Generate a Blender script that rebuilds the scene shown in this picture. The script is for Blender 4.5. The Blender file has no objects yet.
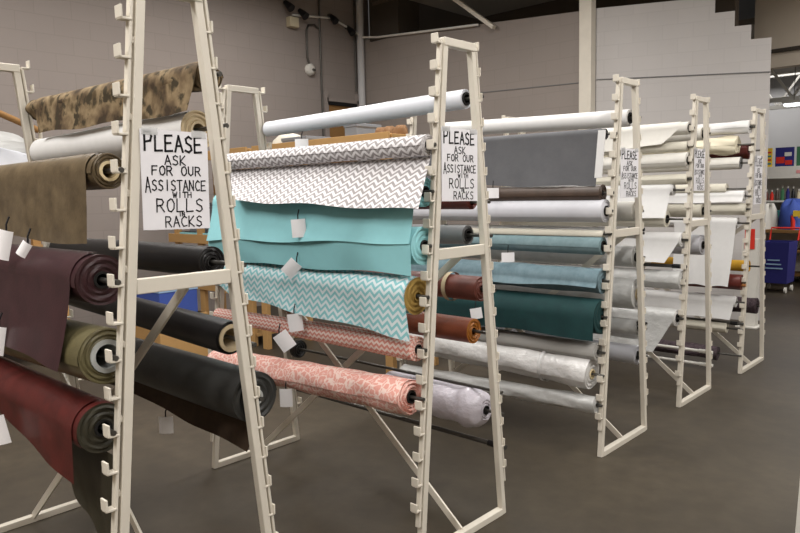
import bpy, bmesh, math, random
from mathutils import Vector, Matrix
random.seed(7)
S = bpy.context.scene
COL = S.collection
PI = math.pi

# ---------------------------------------------------------------- materials
MATS = {}
def lin(c):
    return tuple(((x/255)/12.92 if x/255 <= .04045 else ((x/255+.055)/1.055)**2.4) for x in c) + (1,)
class NT:
    def __init__(s, name):
        m = bpy.data.materials.new(name); m.use_nodes = True
        s.m = m; s.t = m.node_tree; s.b = s.t.nodes['Principled BSDF']
        MATS[name] = m
    def n(s, typ, **kw):
        nd = s.t.nodes.new(typ)
        for k, v in kw.items():
            if k.startswith('i_'):
                nd.inputs[k[2:].replace('_', ' ')].default_value = v
            else: setattr(nd, k, v)
        return nd
    def l(s, a, b): s.t.links.new(a, b)
    def math(s, op, a, b=None):
        nd = s.n('ShaderNodeMath', operation=op)
        for i, v in enumerate((a, b)):
            if v is None: continue
            if isinstance(v, (int, float)): nd.inputs[i].default_value = v
            else: s.l(v, nd.inputs[i])
        return nd.outputs[0]
    def mix(s, f, a, b):
        nd = s.n('ShaderNodeMix', data_type='RGBA')
        for i, v in ((0, f), (6, a), (7, b)):
            if isinstance(v, (tuple, float, int)): nd.inputs[i].default_value = v
            else: s.l(v, nd.inputs[i])
        return nd.outputs[2]
    def coord(s, kind='UV'):
        return s.n('ShaderNodeTexCoord').outputs[kind]
    def noise(s, vec, scale, detail=3, rough=.5):
        nd = s.n('ShaderNodeTexNoise'); nd.inputs['Scale'].default_value = scale
        nd.inputs['Detail'].default_value = detail; nd.inputs['Roughness'].default_value = rough
        s.l(vec, nd.inputs['Vector']); return nd.outputs['Fac']
    def ramp(s, f, stops, interp='LINEAR'):
        nd = s.n('ShaderNodeValToRGB'); cr = nd.color_ramp; cr.interpolation = interp
        while len(cr.elements) < len(stops): cr.elements.new(.5)
        for e, (p, c) in zip(cr.elements, stops): e.position = p; e.color = c
        s.l(f, nd.inputs[0]); return nd.outputs[0]
    def base(s, c):
        if isinstance(c, tuple): s.b.inputs['Base Color'].default_value = c
        else: s.l(c, s.b.inputs['Base Color'])
    def bump(s, h, strength=.2, dist=.01):
        nd = s.n('ShaderNodeBump'); nd.inputs['Strength'].default_value = strength
        nd.inputs['Distance'].default_value = dist
        s.l(h, nd.inputs['Height']); s.l(nd.outputs[0], s.b.inputs['Normal'])
    def rough(s, r, spec=.4): s.b.inputs['Roughness'].default_value = r; s.b.inputs['Specular IOR Level'].default_value = spec

def mat_plain(name, c, rough=.7, var=.12, scale=40, metal=0, spec=.35, bump=.08):
    t = NT(name); v = t.coord('Object'); f = t.noise(v, scale)
    a = lin(c); d = tuple(x*(1-var) for x in a[:3])+(1,); h = tuple(min(1, x*(1+var)) for x in a[:3])+(1,)
    t.base(t.mix(f, d, h)); t.rough(rough, spec); t.b.inputs['Metallic'].default_value = metal
    if bump: t.bump(f, bump, .004)
    return t
def mat_leather(name, c, c2, scale=14, rough=.42):
    t = NT(name); v = t.coord('UV')
    f = t.noise(v, scale, 5, .65); g = t.noise(v, scale*14, 2)
    t.base(t.mix(t.ramp(f, [(.3, (0, 0, 0, 1)), (.7, (1, 1, 1, 1))]), lin(c), lin(c2)))
    t.rough(rough, .4); t.bump(g, .15, .003)
def mat_chevron(name, ca, cb, per, pitch, amp):
    t = NT(name); sep = t.n('ShaderNodeSeparateXYZ'); t.l(t.coord('UV'), sep.inputs[0])
    u, v = sep.outputs[0], sep.outputs[1]
    tri = t.math('PINGPONG', u, per/2)                 # 0..per/2
    z = t.math('ADD', v, t.math('MULTIPLY', tri, amp))
    fr = t.math('FRACT', t.math('DIVIDE', z, pitch))
    f = t.ramp(fr, [(0, (0, 0, 0, 1)), (.46, (0, 0, 0, 1)), (.5, (1, 1, 1, 1)), (.96, (1, 1, 1, 1)), (1, (0, 0, 0, 1))])
    n = t.noise(t.coord('UV'), 300)
    t.base(t.mix(t.math('MULTIPLY', n, .15), t.mix(f, lin(ca), lin(cb)), (.2, .2, .2, 1))); t.rough(.85, .2)

mat_plain('rack_paint', (214, 207, 194), .5, .09, 9, spec=.4)
mat_plain('steel_rod', (92, 90, 86), .4, .1, 30, metal=.7)
mat_plain('white_pipe', (222, 220, 214), .4, .05)
mat_leather('brown_leather', (72, 60, 43), (112, 97, 73), 9)
mat_leather('burgundy', (48, 26, 30), (62, 35, 39), 10)
mat_leather('olive', (84, 78, 52), (108, 100, 72), 10)
mat_leather('red_leather', (62, 22, 20), (92, 34, 30), 9)
mat_leather('dark_olive', (48, 46, 36), (64, 60, 48), 10)
mat_leather('black', (20, 19, 20), (32, 30, 31), 12, .38)
mat_leather('charcoal', (38, 38, 37), (54, 54, 52), 10, .45)
mat_leather('brown_back', (56, 42, 30), (72, 55, 40), 20, .8)
mat_leather('brick_leather', (98, 52, 44), (116, 64, 54), 12)
mat_leather('rust_leather', (124, 66, 44), (146, 80, 56), 12)
mat_leather('rust_dark', (90, 48, 20), (190, 120, 40), 30)
mat_leather('maroon', (82, 34, 28), (104, 44, 36), 14)
mat_leather('dark_brown', (62, 50, 42), (84, 68, 58), 8)
mat_leather('dusty_teal', (104, 128, 133), (124, 146, 151), 18, .8)
mat_leather('dusty_blue', (92, 115, 124), (116, 137, 145), 16, .85)
mat_leather('bottle_green', (12, 48, 50), (16, 58, 58), 12, .8)
mat_leather('slate', (84, 84, 87), (94, 94, 97), 5, .8)
mat_leather('plum', (40, 30, 34), (92, 78, 84), 40, .9)
for nm, c in dict(white=(212, 211, 210), cool_white=(208, 210, 217), pale_grey=(196, 196, 202), cream=(203, 198, 184), off_white=(208, 205, 198),
                  cream_yellow=(217, 209, 186), turquoise=(144, 202, 208), plush_grey=(150, 150, 152), mid_grey=(112, 112, 112),
                  mid_grey_light=(160, 158, 154), gold=(206, 158, 50), silver=(166, 168, 166), cream_core=(222, 204, 164), tan_core=(196, 178, 146),
                  dark_core=(26, 24, 23), yellow_core=(150, 122, 62), paper=(230, 228, 232), paper_tag=(240, 238, 240), ink=(22, 20, 24),
                  wood=(178, 140, 90), wood_dark=(140, 104, 62), navy=(42, 42, 112), red=(200, 48, 36), blue=(62, 84, 160), black_plastic=(24, 24, 26),
                  green=(60, 110, 78), beige_box=(196, 186, 160), grey_box=(120, 124, 130), pale_blue=(150, 180, 214), brown_box=(120, 88, 58),
                  yellow=(226, 190, 60), teal=(60, 130, 130), orange_wood=(176, 120, 72), pink=(220, 150, 150)).items():
    mat_plain(nm, c, .8 if nm not in ('cool_white', 'silver', 'black_plastic') else .45, .05, 25)
mat_chevron('grey_chevron', (152, 147, 147), (222, 219, 221), .056, .031, .9)
mat_chevron('teal_chevron', (134, 194, 200), (216, 226, 229), .056, .031, .9)
mat_chevron('coral_chevron', (218, 142, 128), (240, 216, 206), .032, .024, .8)
def _damask():
    t = NT('coral_damask'); v = t.coord('UV')
    vo = t.n('ShaderNodeTexVoronoi', feature='DISTANCE_TO_EDGE'); vo.inputs['Scale'].default_value = 30
    w = t.n('ShaderNodeTexNoise'); w.inputs['Scale'].default_value = 30; t.l(v, w.inputs['Vector'])
    mp = t.n('ShaderNodeVectorMath', operation='MULTIPLY_ADD'); t.l(w.outputs['Color'], mp.inputs[0]); mp.inputs[1].default_value = (.05, .05, 0); t.l(v, mp.inputs[2])
    t.l(mp.outputs[0], vo.inputs['Vector'])
    f = t.ramp(vo.outputs[0], [(.0, (1, 1, 1, 1)), (.05, (1, 1, 1, 1)), (.10, (0, 0, 0, 1)), (.30, (0, 0, 0, 1)), (.40, (.6, .6, .6, 1))])
    t.base(t.mix(f, lin((222, 160, 148)), lin((236, 208, 198)))); t.rough(.85, .2)
_damask()
def _camo():
    t = NT('camo'); v = t.coord('UV')
    a = t.noise(v, 7, 4); b = t.noise(v, 16, 4)
    c1 = t.ramp(a, [(.38, lin((60, 48, 36))), (.47, lin((106, 89, 67))), (.55, lin((136, 118, 91))), (.64, lin((80, 66, 46)))], 'LINEAR')
    f = t.ramp(b, [(.52, (0, 0, 0, 1)), (.6, (1, 1, 1, 1))])
    t.base(t.mix(f, c1, lin((60, 52, 38)))); t.rough(.9, .2)
_camo()
def mat_plastic(name, c, alpha):
    t = NT(name); v = t.coord('UV'); f = t.noise(v, 18, 4)
    t.base(t.mix(f, lin(tuple(x*.9 for x in c)), lin(c))); t.rough(.3, .5); t.bump(f, .5, .02)
    t.b.inputs['Alpha'].default_value = alpha
mat_plastic('plastic_white', (226, 224, 222), .92)
mat_plastic('plastic_grey', (208, 208, 206), .92)
mat_plastic('plastic_lilac', (220, 214, 224), .97)
mat_plastic('clear_band', (235, 235, 235), .5)
def _floor():
    t = NT('concrete_floor'); v = t.coord('Object')
    a = t.noise(v, .7, 5, .6); b = t.noise(v, 9, 5, .6)
    f = t.math('ADD', t.math('MULTIPLY', a, .65), t.math('MULTIPLY', b, .35))
    t.base(t.ramp(f, [(.36, lin((53, 47, 39))), (.5, lin((63, 56, 46))), (.64, lin((75, 67, 55)))]))
    t.rough(.48, .35); t.bump(b, .06, .01)
_floor()
def mat_block(name, c, row=.2, width=.4, mortar=.9):
    t = NT(name); br = t.n('ShaderNodeTexBrick'); t.l(t.coord('UV'), br.inputs['Vector'])
    a = lin(c); br.inputs['Color1'].default_value = a
    br.inputs['Color2'].default_value = tuple(x*.965 for x in a[:3])+(1,)
    br.inputs['Mortar'].default_value = tuple(x*mortar for x in a[:3])+(1,)
    br.inputs['Scale'].default_value = 1; br.inputs['Mortar Size'].default_value = .006
    br.inputs['Mortar Smooth'].default_value = .5
    br.inputs['Brick Width'].default_value = width; br.inputs['Row Height'].default_value = row
    n = t.noise(t.coord('UV'), 1.2, 5, .65)
    t.base(t.mix(t.math('MULTIPLY', n, .25), br.outputs[0], lin(tuple(x*.75 for x in c)))); t.rough(.8, .2)
    t.bump(br.outputs['Fac'], -.25, .01)
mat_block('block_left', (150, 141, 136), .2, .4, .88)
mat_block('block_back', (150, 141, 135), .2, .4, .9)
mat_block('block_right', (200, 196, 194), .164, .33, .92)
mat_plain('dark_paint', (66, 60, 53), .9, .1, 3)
mat_plain('darker_tone', (84, 75, 66), .9, .1, 3)
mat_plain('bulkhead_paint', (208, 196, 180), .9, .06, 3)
mat_plain('far_wall_paint', (196, 196, 198), .9, .04, 3)
mat_plain('ceiling_paint', (160, 153, 144), .9, .08, 3)
def _emit():
    t = NT('tube_light'); t.base((.9, .95, 1, 1)); t.b.inputs['Emission Color'].default_value = (.9, .97, 1, 1)
    t.b.inputs['Emission Strength'].default_value = 4
_emit()
def _poster():
    t = NT('poster_print'); v = t.coord('UV')
    vo = t.n('ShaderNodeTexVoronoi'); vo.inputs['Scale'].default_value = 9; t.l(v, vo.inputs['Vector'])
    t.base(t.ramp(vo.outputs['Color'], [(0, lin((60, 60, 150))), (.42, lin((70, 70, 160))), (.5, lin((200, 50, 50))), (.78, lin((210, 60, 50))), (.86, lin((232, 226, 222)))], 'CONSTANT'))
_poster()

# ---------------------------------------------------------------- mesh helpers
class MB:
    """collects verts and faces; build() links them as one mesh object"""
    def __init__(s): s.v = []; s.f = []; s.uv = []; s.sm = []; s.mi = []
    def face(s, pts, uvs=None, smooth=False, mi=0):
        i = len(s.v); s.v += [tuple(p) for p in pts]; s.f.append(tuple(range(i, i+len(pts))))
        s.uv.append(uvs or [(0, 0)]*len(pts)); s.sm.append(smooth); s.mi.append(mi)
    def grid(s, P, UV=None, closed=False, smooth=True, mi=0):
        """P[i][j] grid of points sharing verts"""
        i0 = len(s.v); n = len(P); m = len(P[0])
        for row in P: s.v += [tuple(p) for p in row]
        for i in range(n-1):
            for j in range(m if closed else m-1):
                k = (j+1) % m
                s.f.append((i0+i*m+j, i0+i*m+k, i0+(i+1)*m+k, i0+(i+1)*m+j))
                if UV:
                    uj = UV[i][j+1] if j+1 < len(UV[i]) else UV[i][j]
                    uk = UV[i+1][j+1] if j+1 < len(UV[i+1]) else UV[i+1][j]
                    s.uv.append([UV[i][j], uj, uk, UV[i+1][j]])
                else: s.uv.append([(0, 0)]*4)
                s.sm.append(smooth); s.mi.append(mi)
    def box(s, c, d, rot=None, mi=0):
        c = Vector(c); hx, hy, hz = d[0]/2, d[1]/2, d[2]/2
        p = [Vector((x*hx, y*hy, z*hz)) for x in (-1, 1) for y in (-1, 1) for z in (-1, 1)]
        if rot is not None: p = [rot @ q for q in p]
        p = [c+q for q in p]
        for ids in ((0, 1, 3, 2), (4, 6, 7, 5), (0, 4, 5, 1), (2, 3, 7, 6), (0, 2, 6, 4), (1, 5, 7, 3)):
            a, b, cc, dd = [p[k] for k in ids]
            w = (b-a).length; h = (dd-a).length
            s.face([a, b, cc, dd], [(0, 0), (w, 0), (w, h), (0, h)], mi=mi)
    def bar(s, a, b, w, h, upv=(0, 0, 1), mi=0):
        """rectangular bar between two points: w across, h along upv"""
        a = Vector(a); b = Vector(b); e = (b-a).normalized(); up = Vector(upv)
        side = e.cross(up).normalized(); up = side.cross(e)
        def ring(c): return [c+side*(i*w/2)+up*(j*h/2) for i, j in ((-1, -1), (1, -1), (1, 1), (-1, 1))]
        A, B = ring(a), ring(b)
        s.face(A[::-1], mi=mi); s.face(B, mi=mi)
        for k in range(4):
            q = (k+1) % 4; s.face([A[k], A[q], B[q], B[k]], mi=mi)
    def tube(s, pts, r, n=12, caps=True, mi=0):
        pts = [Vector(p) for p in pts]; rings = []
        rr = r if isinstance(r, (list, tuple)) else [r]*len(pts)
        ref = None
        for i, p in enumerate(pts):
            e = ((pts[min(i+1, len(pts)-1)]-pts[max(i-1, 0)])).normalized()
            if ref is None:
                ref = Vector((0, 0, 1)) if abs(e.z) < .9 else Vector((1, 0, 0))
            a = e.cross(ref).normalized(); b = a.cross(e); ref = b
            rings.append([p+(a*math.cos(t)+b*math.sin(t))*rr[i] for t in [2*PI*k/n for k in range(n)]])
        s.grid(rings, closed=True, mi=mi)
        if caps: s.face(rings[0], mi=mi); s.face(rings[-1][::-1], mi=mi)
    def build(s, name, mats, parent=None, bevel=0):
        me = bpy.data.meshes.new(name); me.from_pydata(s.v, [], s.f)
        uvl = me.uv_layers.new(name='UVMap'); k = 0
        for uvs in s.uv:
            for q in uvs: uvl.data[k].uv = q; k += 1
        for p, sm, mi in zip(me.polygons, s.sm, s.mi): p.use_smooth = sm; p.material_index = mi
        for m in ([mats] if isinstance(mats, str) else mats): me.materials.append(MATS[m])
        bm = bmesh.new(); bm.from_mesh(me)
        bmesh.ops.remove_doubles(bm, verts=[v for v in bm.verts if not any(f.smooth for f in v.link_faces)], dist=1e-5)
        bmesh.ops.recalc_face_normals(bm, faces=bm.faces); bm.to_mesh(me); bm.free()
        o = bpy.data.objects.new(name, me); COL.objects.link(o)
        if parent is not None: o.parent = parent
        if bevel:
            bv = o.modifiers.new('bevel', 'BEVEL'); bv.width = bevel; bv.segments = 2; bv.limit_method = 'ANGLE'
        return o
def shift(mb, d):
    mb.v = [(x-d[0], y-d[1], z-d[2]) for x, y, z in mb.v]; return mb
def tag(o, label, cat, group=None):
    o['label'] = label; o['category'] = cat
    if group: o['group'] = group
    return o
def struct(o): o['kind'] = 'structure'; return o
def thing(name, label, cat, loc, group=None, rz=0):
    o = bpy.data.objects.new(name, None); COL.objects.link(o); o.location = loc; o.rotation_euler = (0, 0, rz)
    o.empty_display_size = .1
    return tag(o, label, cat, group)
def solo(name, mb, mats, label, cat, group=None, loc=(0, 0, 0), bevel=0):
    """a thing that is one mesh, its verts given in world space"""
    o = shift(mb, loc).build(name, mats, None, bevel); o.location = loc
    return tag(o, label, cat, group)

# ---------------------------------------------------------------- camera
cam = bpy.data.cameras.new('camera'); co = bpy.data.objects.new('camera', cam); COL.objects.link(co)
co.matrix_world = Matrix(((0.73071, -0.05474, 0.68049, 0), (0.68233, 0.09109, -0.72535, 0), (-0.02228, 0.99434, 0.10391, 1.55), (0, 0, 0, 1)))
cam.sensor_width = 36; cam.lens = 31.128; cam.clip_start = .05
S.camera = co

# ---------------------------------------------------------------- the setting
XL, YB = -8.2, 7.93
def slab(name, pts, thick, mat, uvf):
    """prism from a front polygon pushed back by the vector thick"""
    mb = MB(); t = Vector(thick); P = [Vector(p) for p in pts]; Q = [p+t for p in P]
    mb.face(P, [uvf(p) for p in P]); mb.face(Q[::-1], [uvf(p) for p in Q[::-1]])
    for i in range(len(P)):
        j = (i+1) % len(P); f = [P[i], P[j], Q[j], Q[i]]; mb.face(f, [uvf(p) for p in f])
    return struct(mb.build(name, mat))
slab('floor', [(-9, -4, 0), (6, -4, 0), (6, 18, 0), (-9, 18, 0)], (0, 0, -.15), 'concrete_floor', lambda p: (p.x, p.y))
slab('ceiling', [(-9, -4, 6), (6, -4, 6), (6, 18, 6), (-9, 18, 6)], (0, 0, .15), 'ceiling_paint', lambda p: (p.x, p.y))
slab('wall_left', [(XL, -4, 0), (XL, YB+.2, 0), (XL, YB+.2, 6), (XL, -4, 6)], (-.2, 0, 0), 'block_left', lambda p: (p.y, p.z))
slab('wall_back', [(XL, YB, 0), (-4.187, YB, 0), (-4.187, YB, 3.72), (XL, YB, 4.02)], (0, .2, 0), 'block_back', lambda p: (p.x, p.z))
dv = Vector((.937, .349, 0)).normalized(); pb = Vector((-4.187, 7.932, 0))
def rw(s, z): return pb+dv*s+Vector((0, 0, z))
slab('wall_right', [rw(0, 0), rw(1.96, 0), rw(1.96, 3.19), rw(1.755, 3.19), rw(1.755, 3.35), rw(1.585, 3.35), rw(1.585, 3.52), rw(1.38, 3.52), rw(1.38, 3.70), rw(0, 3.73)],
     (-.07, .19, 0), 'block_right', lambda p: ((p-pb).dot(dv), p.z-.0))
slab('wall_dark_backdrop', [(-9, 9.9, 2.9), (-3.15, 9.9, 2.9), (-3.15, 9.9, 6), (-9, 9.9, 6)], (0, .15, 0), 'darker_tone', lambda p: (p.x, p.z))  # dark backdrop standing in for the unlit void above the back walls
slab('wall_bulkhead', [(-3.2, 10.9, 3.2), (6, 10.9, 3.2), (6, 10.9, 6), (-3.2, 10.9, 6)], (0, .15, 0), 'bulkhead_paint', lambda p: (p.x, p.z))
slab('wall_far', [(-9, 17, 0), (6, 17, 0), (6, 17, 6), (-9, 17, 6)], (0, .2, 0), 'far_wall_paint', lambda p: (p.x, p.z))
slab('wall_east', [(6, -4, 0), (6, 18, 0), (6, 18, 6), (6, -4, 6)], (.2, 0, 0), 'bulkhead_paint', lambda p: (p.y, p.z))
slab('wall_south', [(-9, -4, 0), (6, -4, 0), (6, -4, 6), (-9, -4, 6)], (0, -.2, 0), 'bulkhead_paint', lambda p: (p.x, p.z))
mb = MB(); mb.box((-2.9, 10.87, 3.425), (.9, .03, .05)); mb.box((1, 10.87, 3.425), (7, .03, .05)); struct(mb.build('trim_1', 'dark_paint'))
mb = MB(); q0, q1 = rw(.08, 2.885), rw(1.955, 2.816); nn = Vector((.349, -.937, 0))*.004; mb.bar(q0+nn, q1+nn, .01, .012); struct(mb.build('trim_2', 'mid_grey'))
mb = MB(); mb.bar((-8.1, YB-.004, 3.0), (-4.28, YB-.004, 2.87), .01, .01); struct(mb.build('trim_3', 'mid_grey'))
# white column at the bend of the back wall
mb = MB(); mb.box((-4.19, 7.87, 2.4), (.16, .12, 4.8)); mb.box((-4.19, 7.87, .03), (.22, .16, .06))
solo('column', mb, 'rack_paint', 'tall pale square column where the two back walls meet', 'column', None, (-4.19, 7.87, 0), .006)
# dark ceiling deck with a duct above the back wall
mb = MB(); mb.box((-5.6, 8.95, 4.55), (3.4, 1.7, .12)); mb.box((-5.2, 8.3, 4.66), (.08, .5, .12))
solo('ceiling_deck', mb, 'ceiling_paint', 'dark brown deck panel hanging above the shaded back wall', 'panel', None, (-5.6, 8.95, 4.49))
t = thing('air_duct', 'dark duct box in the corner above the back wall', 'duct', (-7.75, 8.15, 3.95))
mb = MB(); mb.box((.1, 0, .6), (.62, .5, 1.2)); mb.build('casing', 'dark_paint', t, .01)
mb = MB(); 
for k in range(6): mb.box((.1, -.26, .55+k*.09), (.42, .02, .05))
mb.build('grille', 'darker_tone', t)

# conduits and fittings on the left wall
xw = XL+.03
mb = MB(); mb.tube([(xw, 6.55, 4.17), (xw, 7.3, 4.25), (xw+.02, 7.75, 4.12), (xw+.09, 7.86, 4.03), (-7.76, YB-.04, 3.985), (-5.836, YB-.04, 3.83)], .017, 8)
solo('conduit_pipe', mb, 'white_pipe', 'pale conduit running around the upper corner of left and back walls', 'pipe')
mb = MB(); mb.tube([(xw, 6.85, 3.46), (xw, 6.80, 3.6), (xw, 6.80, 4.0), (xw, 6.84, 4.08), (xw, 6.95, 4.1), (xw, 7.03, 4.05)], .014, 8)
solo('conduit_pipe', mb, 'steel_rod', 'hooked dark conduit rising from the round wall fitting', 'pipe')
mb = MB(); mb.tube([(xw, 7.06, 2.2), (xw, 7.06, 4.6)], .014, 8)
solo('conduit_pipe', mb, 'steel_rod', 'straight thin dark conduit right of the round wall fitting', 'pipe')
mb = MB(); mb.tube([(xw+.045, 7.86, .0), (xw+.045, 7.86, 5.8)], .06, 12)
solo('drain_pipe', mb, 'far_wall_paint', 'thick pale vertical pipe in the corner of the left wall', 'pipe')
mb = MB(); mb.tube([(xw, 7.78, 3.2), (xw, 7.78, 5.2)], .012, 8)
solo('conduit_pipe', mb, 'steel_rod', 'thin dark conduit beside the thick pale corner pipe', 'pipe')
t = thing('wall_bell', 'round pale disc fitting on the left wall under the hooked conduit', 'bell', (XL, 6.85, 3.43))
mb = MB(); mb.tube([(0, 0, 0), (.05, 0, 0), (.07, 0, 0)], [.085, .085, .05], 20); mb.build('disc', 'off_white', t)
mb = MB(); mb.tube([(.06, .015, -.005), (.10, .03, -.01)], .02, 10); mb.build('striker', 'steel_rod', t)
t = thing('emergency_light', 'beige emergency light box with two dark lamp heads high on left wall', 'light', (XL, 6.53, 4.0))
mb = MB(); mb.box((.05, 0, .06), (.1, .16, .14)); mb.build('box', 'beige_box', t, .008)
for k, (dy, dz) in enumerate(((-.12, .27), (.14, .2))):
    mb = MB(); mb.tube([(.04, dy, dz+.06), (.10, dy+.02, dz), (.15, dy+.03, dz-.05)], [.03, .05, .06], 12); mb.build('lamp_head', 'black_plastic', t)
for y, z, w in ((7.27, 4.24, 'second'), (7.62, 4.12, 'nearer the corner')):
    t = thing('spot_lamp', 'small dark spot lamp on the white conduit, ' + ('left of two' if w == 'second' else 'nearer the corner'), 'lamp', (XL, y, z), 'spot lamps on the conduit')
    mb = MB(); mb.tube([(.06, 0, .03), (.11, .0, -.02), (.16, 0, -.07)], [.03, .05, .055], 12); mb.build('lamp_head', 'black_plastic', t)
    mb = MB(); mb.box((.03, 0, .04), (.06, .05, .05)); mb.build('bracket', 'steel_rod', t)
# boarded opening in the left wall
mb = MB()
mb.box((XL+.03, 7.13, 2.55), (.06, .07, 1.2)); mb.box((XL+.03, 7.48, 3.02), (.06, .68, .05)); mb.box((XL+.03, 7.8, 2.55), (.06, .06, 1.2))
dr = struct(mb.build('door_1', 'block_left'))
mb = MB(); mb.box((XL+.015, 7.46, 2.5), (.03, .6, 1.0)); mb.build('panel', 'wood_dark', dr)
mb = MB(); mb.box((XL+.035, 7.46, 2.965), (.05, .62, .05)); mb.build('lintel', 'black_plastic', dr)
mb = MB(); mb.bar((-5.55, 7.86, 3.74), (-6.45, 7.86, 4.42), .05, .07, (0, 1, 0))
solo('ceiling_strut', mb, 'rack_paint', 'pale diagonal strut reaching up from the back wall top', 'strut')

# ---------------------------------------------------------------- racks
WB, WT, HR, LR = .6153, .1964, 2.1823, 1.5821
RX = [-1.963, -1.858, -1.832, -1.846, -1.8045]
RY = [1.105, 2.366, 3.9255, 5.130, 6.3335]
KS = (WT-WB)/2/HR
def half(z): return WB/2+KS*z
def legY(rk, side, z, off=.035):
    s = -1 if side == 'f' else 1
    return RY[rk]+s*(half(z)+off)
RL = ['nearest white steel A-frame rack, with leather and vinyl rolls', 'second white steel A-frame rack, with chevron and coral rolls',
      'third white steel A-frame rack, with slate grey and green rolls', 'fourth white steel A-frame rack, holding mostly white rolls',
      'farthest white steel A-frame rack, last before the open floor']
def post_mesh(sx, s):
    mb = MB(); x = sx*LR/2
    def P(off, z): return Vector((x, s*(half(z)+off), z))
    up = Vector((0, s, 0))
    mb.bar(P(-.008, 0), P(-.008, HR), .03, .028, up)
    mb.bar(P(.019, .16), P(.019, HR-.01), .024, .011, up)
    for k in range(9): mb.bar(P(.003, .25+k*.22), P(.012, .25+k*.22), .014, .02, (0, 0, 1))
    return mb
def hook_mesh(s):
    mb = MB()
    mb.box((0, s*.014, 0), (.03, .034, .007)); mb.box((0, s*.029, .018), (.036, .007, .036))
    return mb
proto = {}
def make_rack(i):
    root = thing('fabric_rack', RL[i], 'rack', (RX[i]-LR/2, RY[i], 0), 'white A-frame fabric racks standing in a row')
    def part(name, key, maker, bevel=.003, loc=None, parent=root):
        if key not in proto:
            o = maker().build(name, 'rack_paint', parent, bevel); proto[key] = o
        else:
            o = proto[key].copy(); COL.objects.link(o); o.parent = parent
        if loc is not None: o.location = loc
        return o
    z0, dz = (2.192, .109) if i == 0 else (2.177, .107)
    for sx in (1, -1):
        for s in (-1, 1):
            p = part('post', ('post', sx, s), lambda: post_mesh(sx, s))
            for k in range(19):
                z = z0-k*dz-.016
                if z < .1: break
                part('hook', ('hook', s), lambda: hook_mesh(s), .0015, (sx*LR/2, s*(half(z)+(-.004 if sx > 0 and s > 0 else .02)), z), p)
        x = sx*LR/2
        def cross(z, h, w, ext=-.022):
            def f():
                mb = MB(); mb.bar((x, -half(z)-ext, z), (x, half(z)+ext, z), w, h); return mb
            return f
        part('top_bar', ('top', sx), cross(HR-.012, .034, .037, .006))
        part('middle_bar', ('mid', sx), cross(1.295, .046, .026))
        part('base_bar', ('base', sx), cross(.016, .032, .035))
        def brace():
            mb = MB(); mb.bar((sx*(LR/2-.01), -.012*sx, .03), (-sx*(LR/2-.012), -.012*sx, 1.28), .01, .034); return mb
        part('brace', ('brace', sx), brace, .002)
    return root
for i in range(5): make_rack(i)

# ---------------------------------------------------------------- fabric rolls
def frame(A, B, s):
    e = (B-A).normalized(); up = Vector((0, 0, 1)); up = (up-e*up.dot(e)).normalized()
    o = Vector((0, s, 0)); o = (o-e*o.dot(e)-up*o.dot(up)).normalized()
    return e, up, o
def roll_body(A, B, s, r0, r1, core, wr, seed, loose=False, bulge=False):
    e, up, o = frame(A, B, s); L = (B-A).length; mb = MB(); n, m = 28, 36
    rnd = random.Random(seed); ph = [rnd.uniform(0, 6.28) for _ in range(8)]
    def rad(t, a):
        r = r0+(r1-r0)*t
        r += .0012*math.sin(2*a+ph[0])+.001*math.sin(7*t+ph[1])
        if wr: r += wr*(.5*math.sin(3*a+9*t+ph[2])*math.sin(14*t+ph[3])+.35*math.sin(5*a-21*t+ph[4])+.3*math.sin(2*a+33*t+ph[5]))
        if bulge: r *= 1+.16*math.exp(-((t-.14)/.05)**2)-.42*max(0, 1-t/.06)**2
        return r
    rings, uv = [], []
    for i in range(n+1):
        t = i/n
        if bulge: t = t**1.8
        c = A+(B-A)*t; row, ur = [], []
        for j in range(m):
            a = 2*PI*j/m; r = rad(t, a)
            row.append(c+o*(r*math.cos(a))+up*(r*math.sin(a)))
        for j in range(m+1): ur.append((t*L, 2*PI*j/m*r0))
        rings.append(row); uv.append(ur)
    mb.grid(rings, uv, closed=True)
    # a seam lip where the outermost layer ends
    lip, luv = [], []
    for i in range(n+1):
        t = i/n; c = A+(B-A)*t; a0 = -.6+ph[6]*.1
        row = []
        for q in range(5):
            a = a0+.16*q; r = rad(t, a)+.0035-.0008*q
            row.append(c+o*(r*math.cos(a))+up*(r*math.sin(a)))
        lip.append(row); luv.append([(t*L, (a0+.16*q)*r0) for q in range(5)])
    if not bulge: mb.grid(lip, luv)
    # layered ends
    nr = 9 if loose else 7
    for t, d in ((0, -1), (1, 1)):
        c = A+(B-A)*t; R = []; 
        for q in range(nr+1):
            f = q/nr; row = []
            for j in range(m):
                a = 2*PI*j/m; ro = rad(t, a); rr = core+(ro-core)*f
                amp = .012 if loose else .0035
                off = (amp if q % 2 else -amp*.6)*math.sin(a*(1 if loose else 2)+ph[7]+q) if 0 < q < nr else 0
                row.append(c+o*(rr*math.cos(a))+up*(rr*math.sin(a))+e*d*off)
            R.append(row)
        mb.grid(R, [[(f_*.1, j*.01) for j in range(m+1)] for f_ in range(nr+1)], closed=True, smooth=False, mi=1)
    return mb
def core_tube(A, B, s, core):
    e, up, o = frame(A, B, s); mb = MB(); m = 20; rings = []
    for off, r in ((.0, core*.72), (.006, core*.72), (.006, core), (-.03, core)):
        rings.append([A-e*off+o*(r*math.cos(2*PI*j/m))+up*(r*math.sin(2*PI*j/m)) for j in range(m)])
    rings.insert(0, [A+e*.12+o*(core*.72*math.cos(2*PI*j/m))+up*(core*.72*math.sin(2*PI*j/m)) for j in range(m)])
    mb.grid(rings, closed=True, smooth=False)
    return mb
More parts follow.
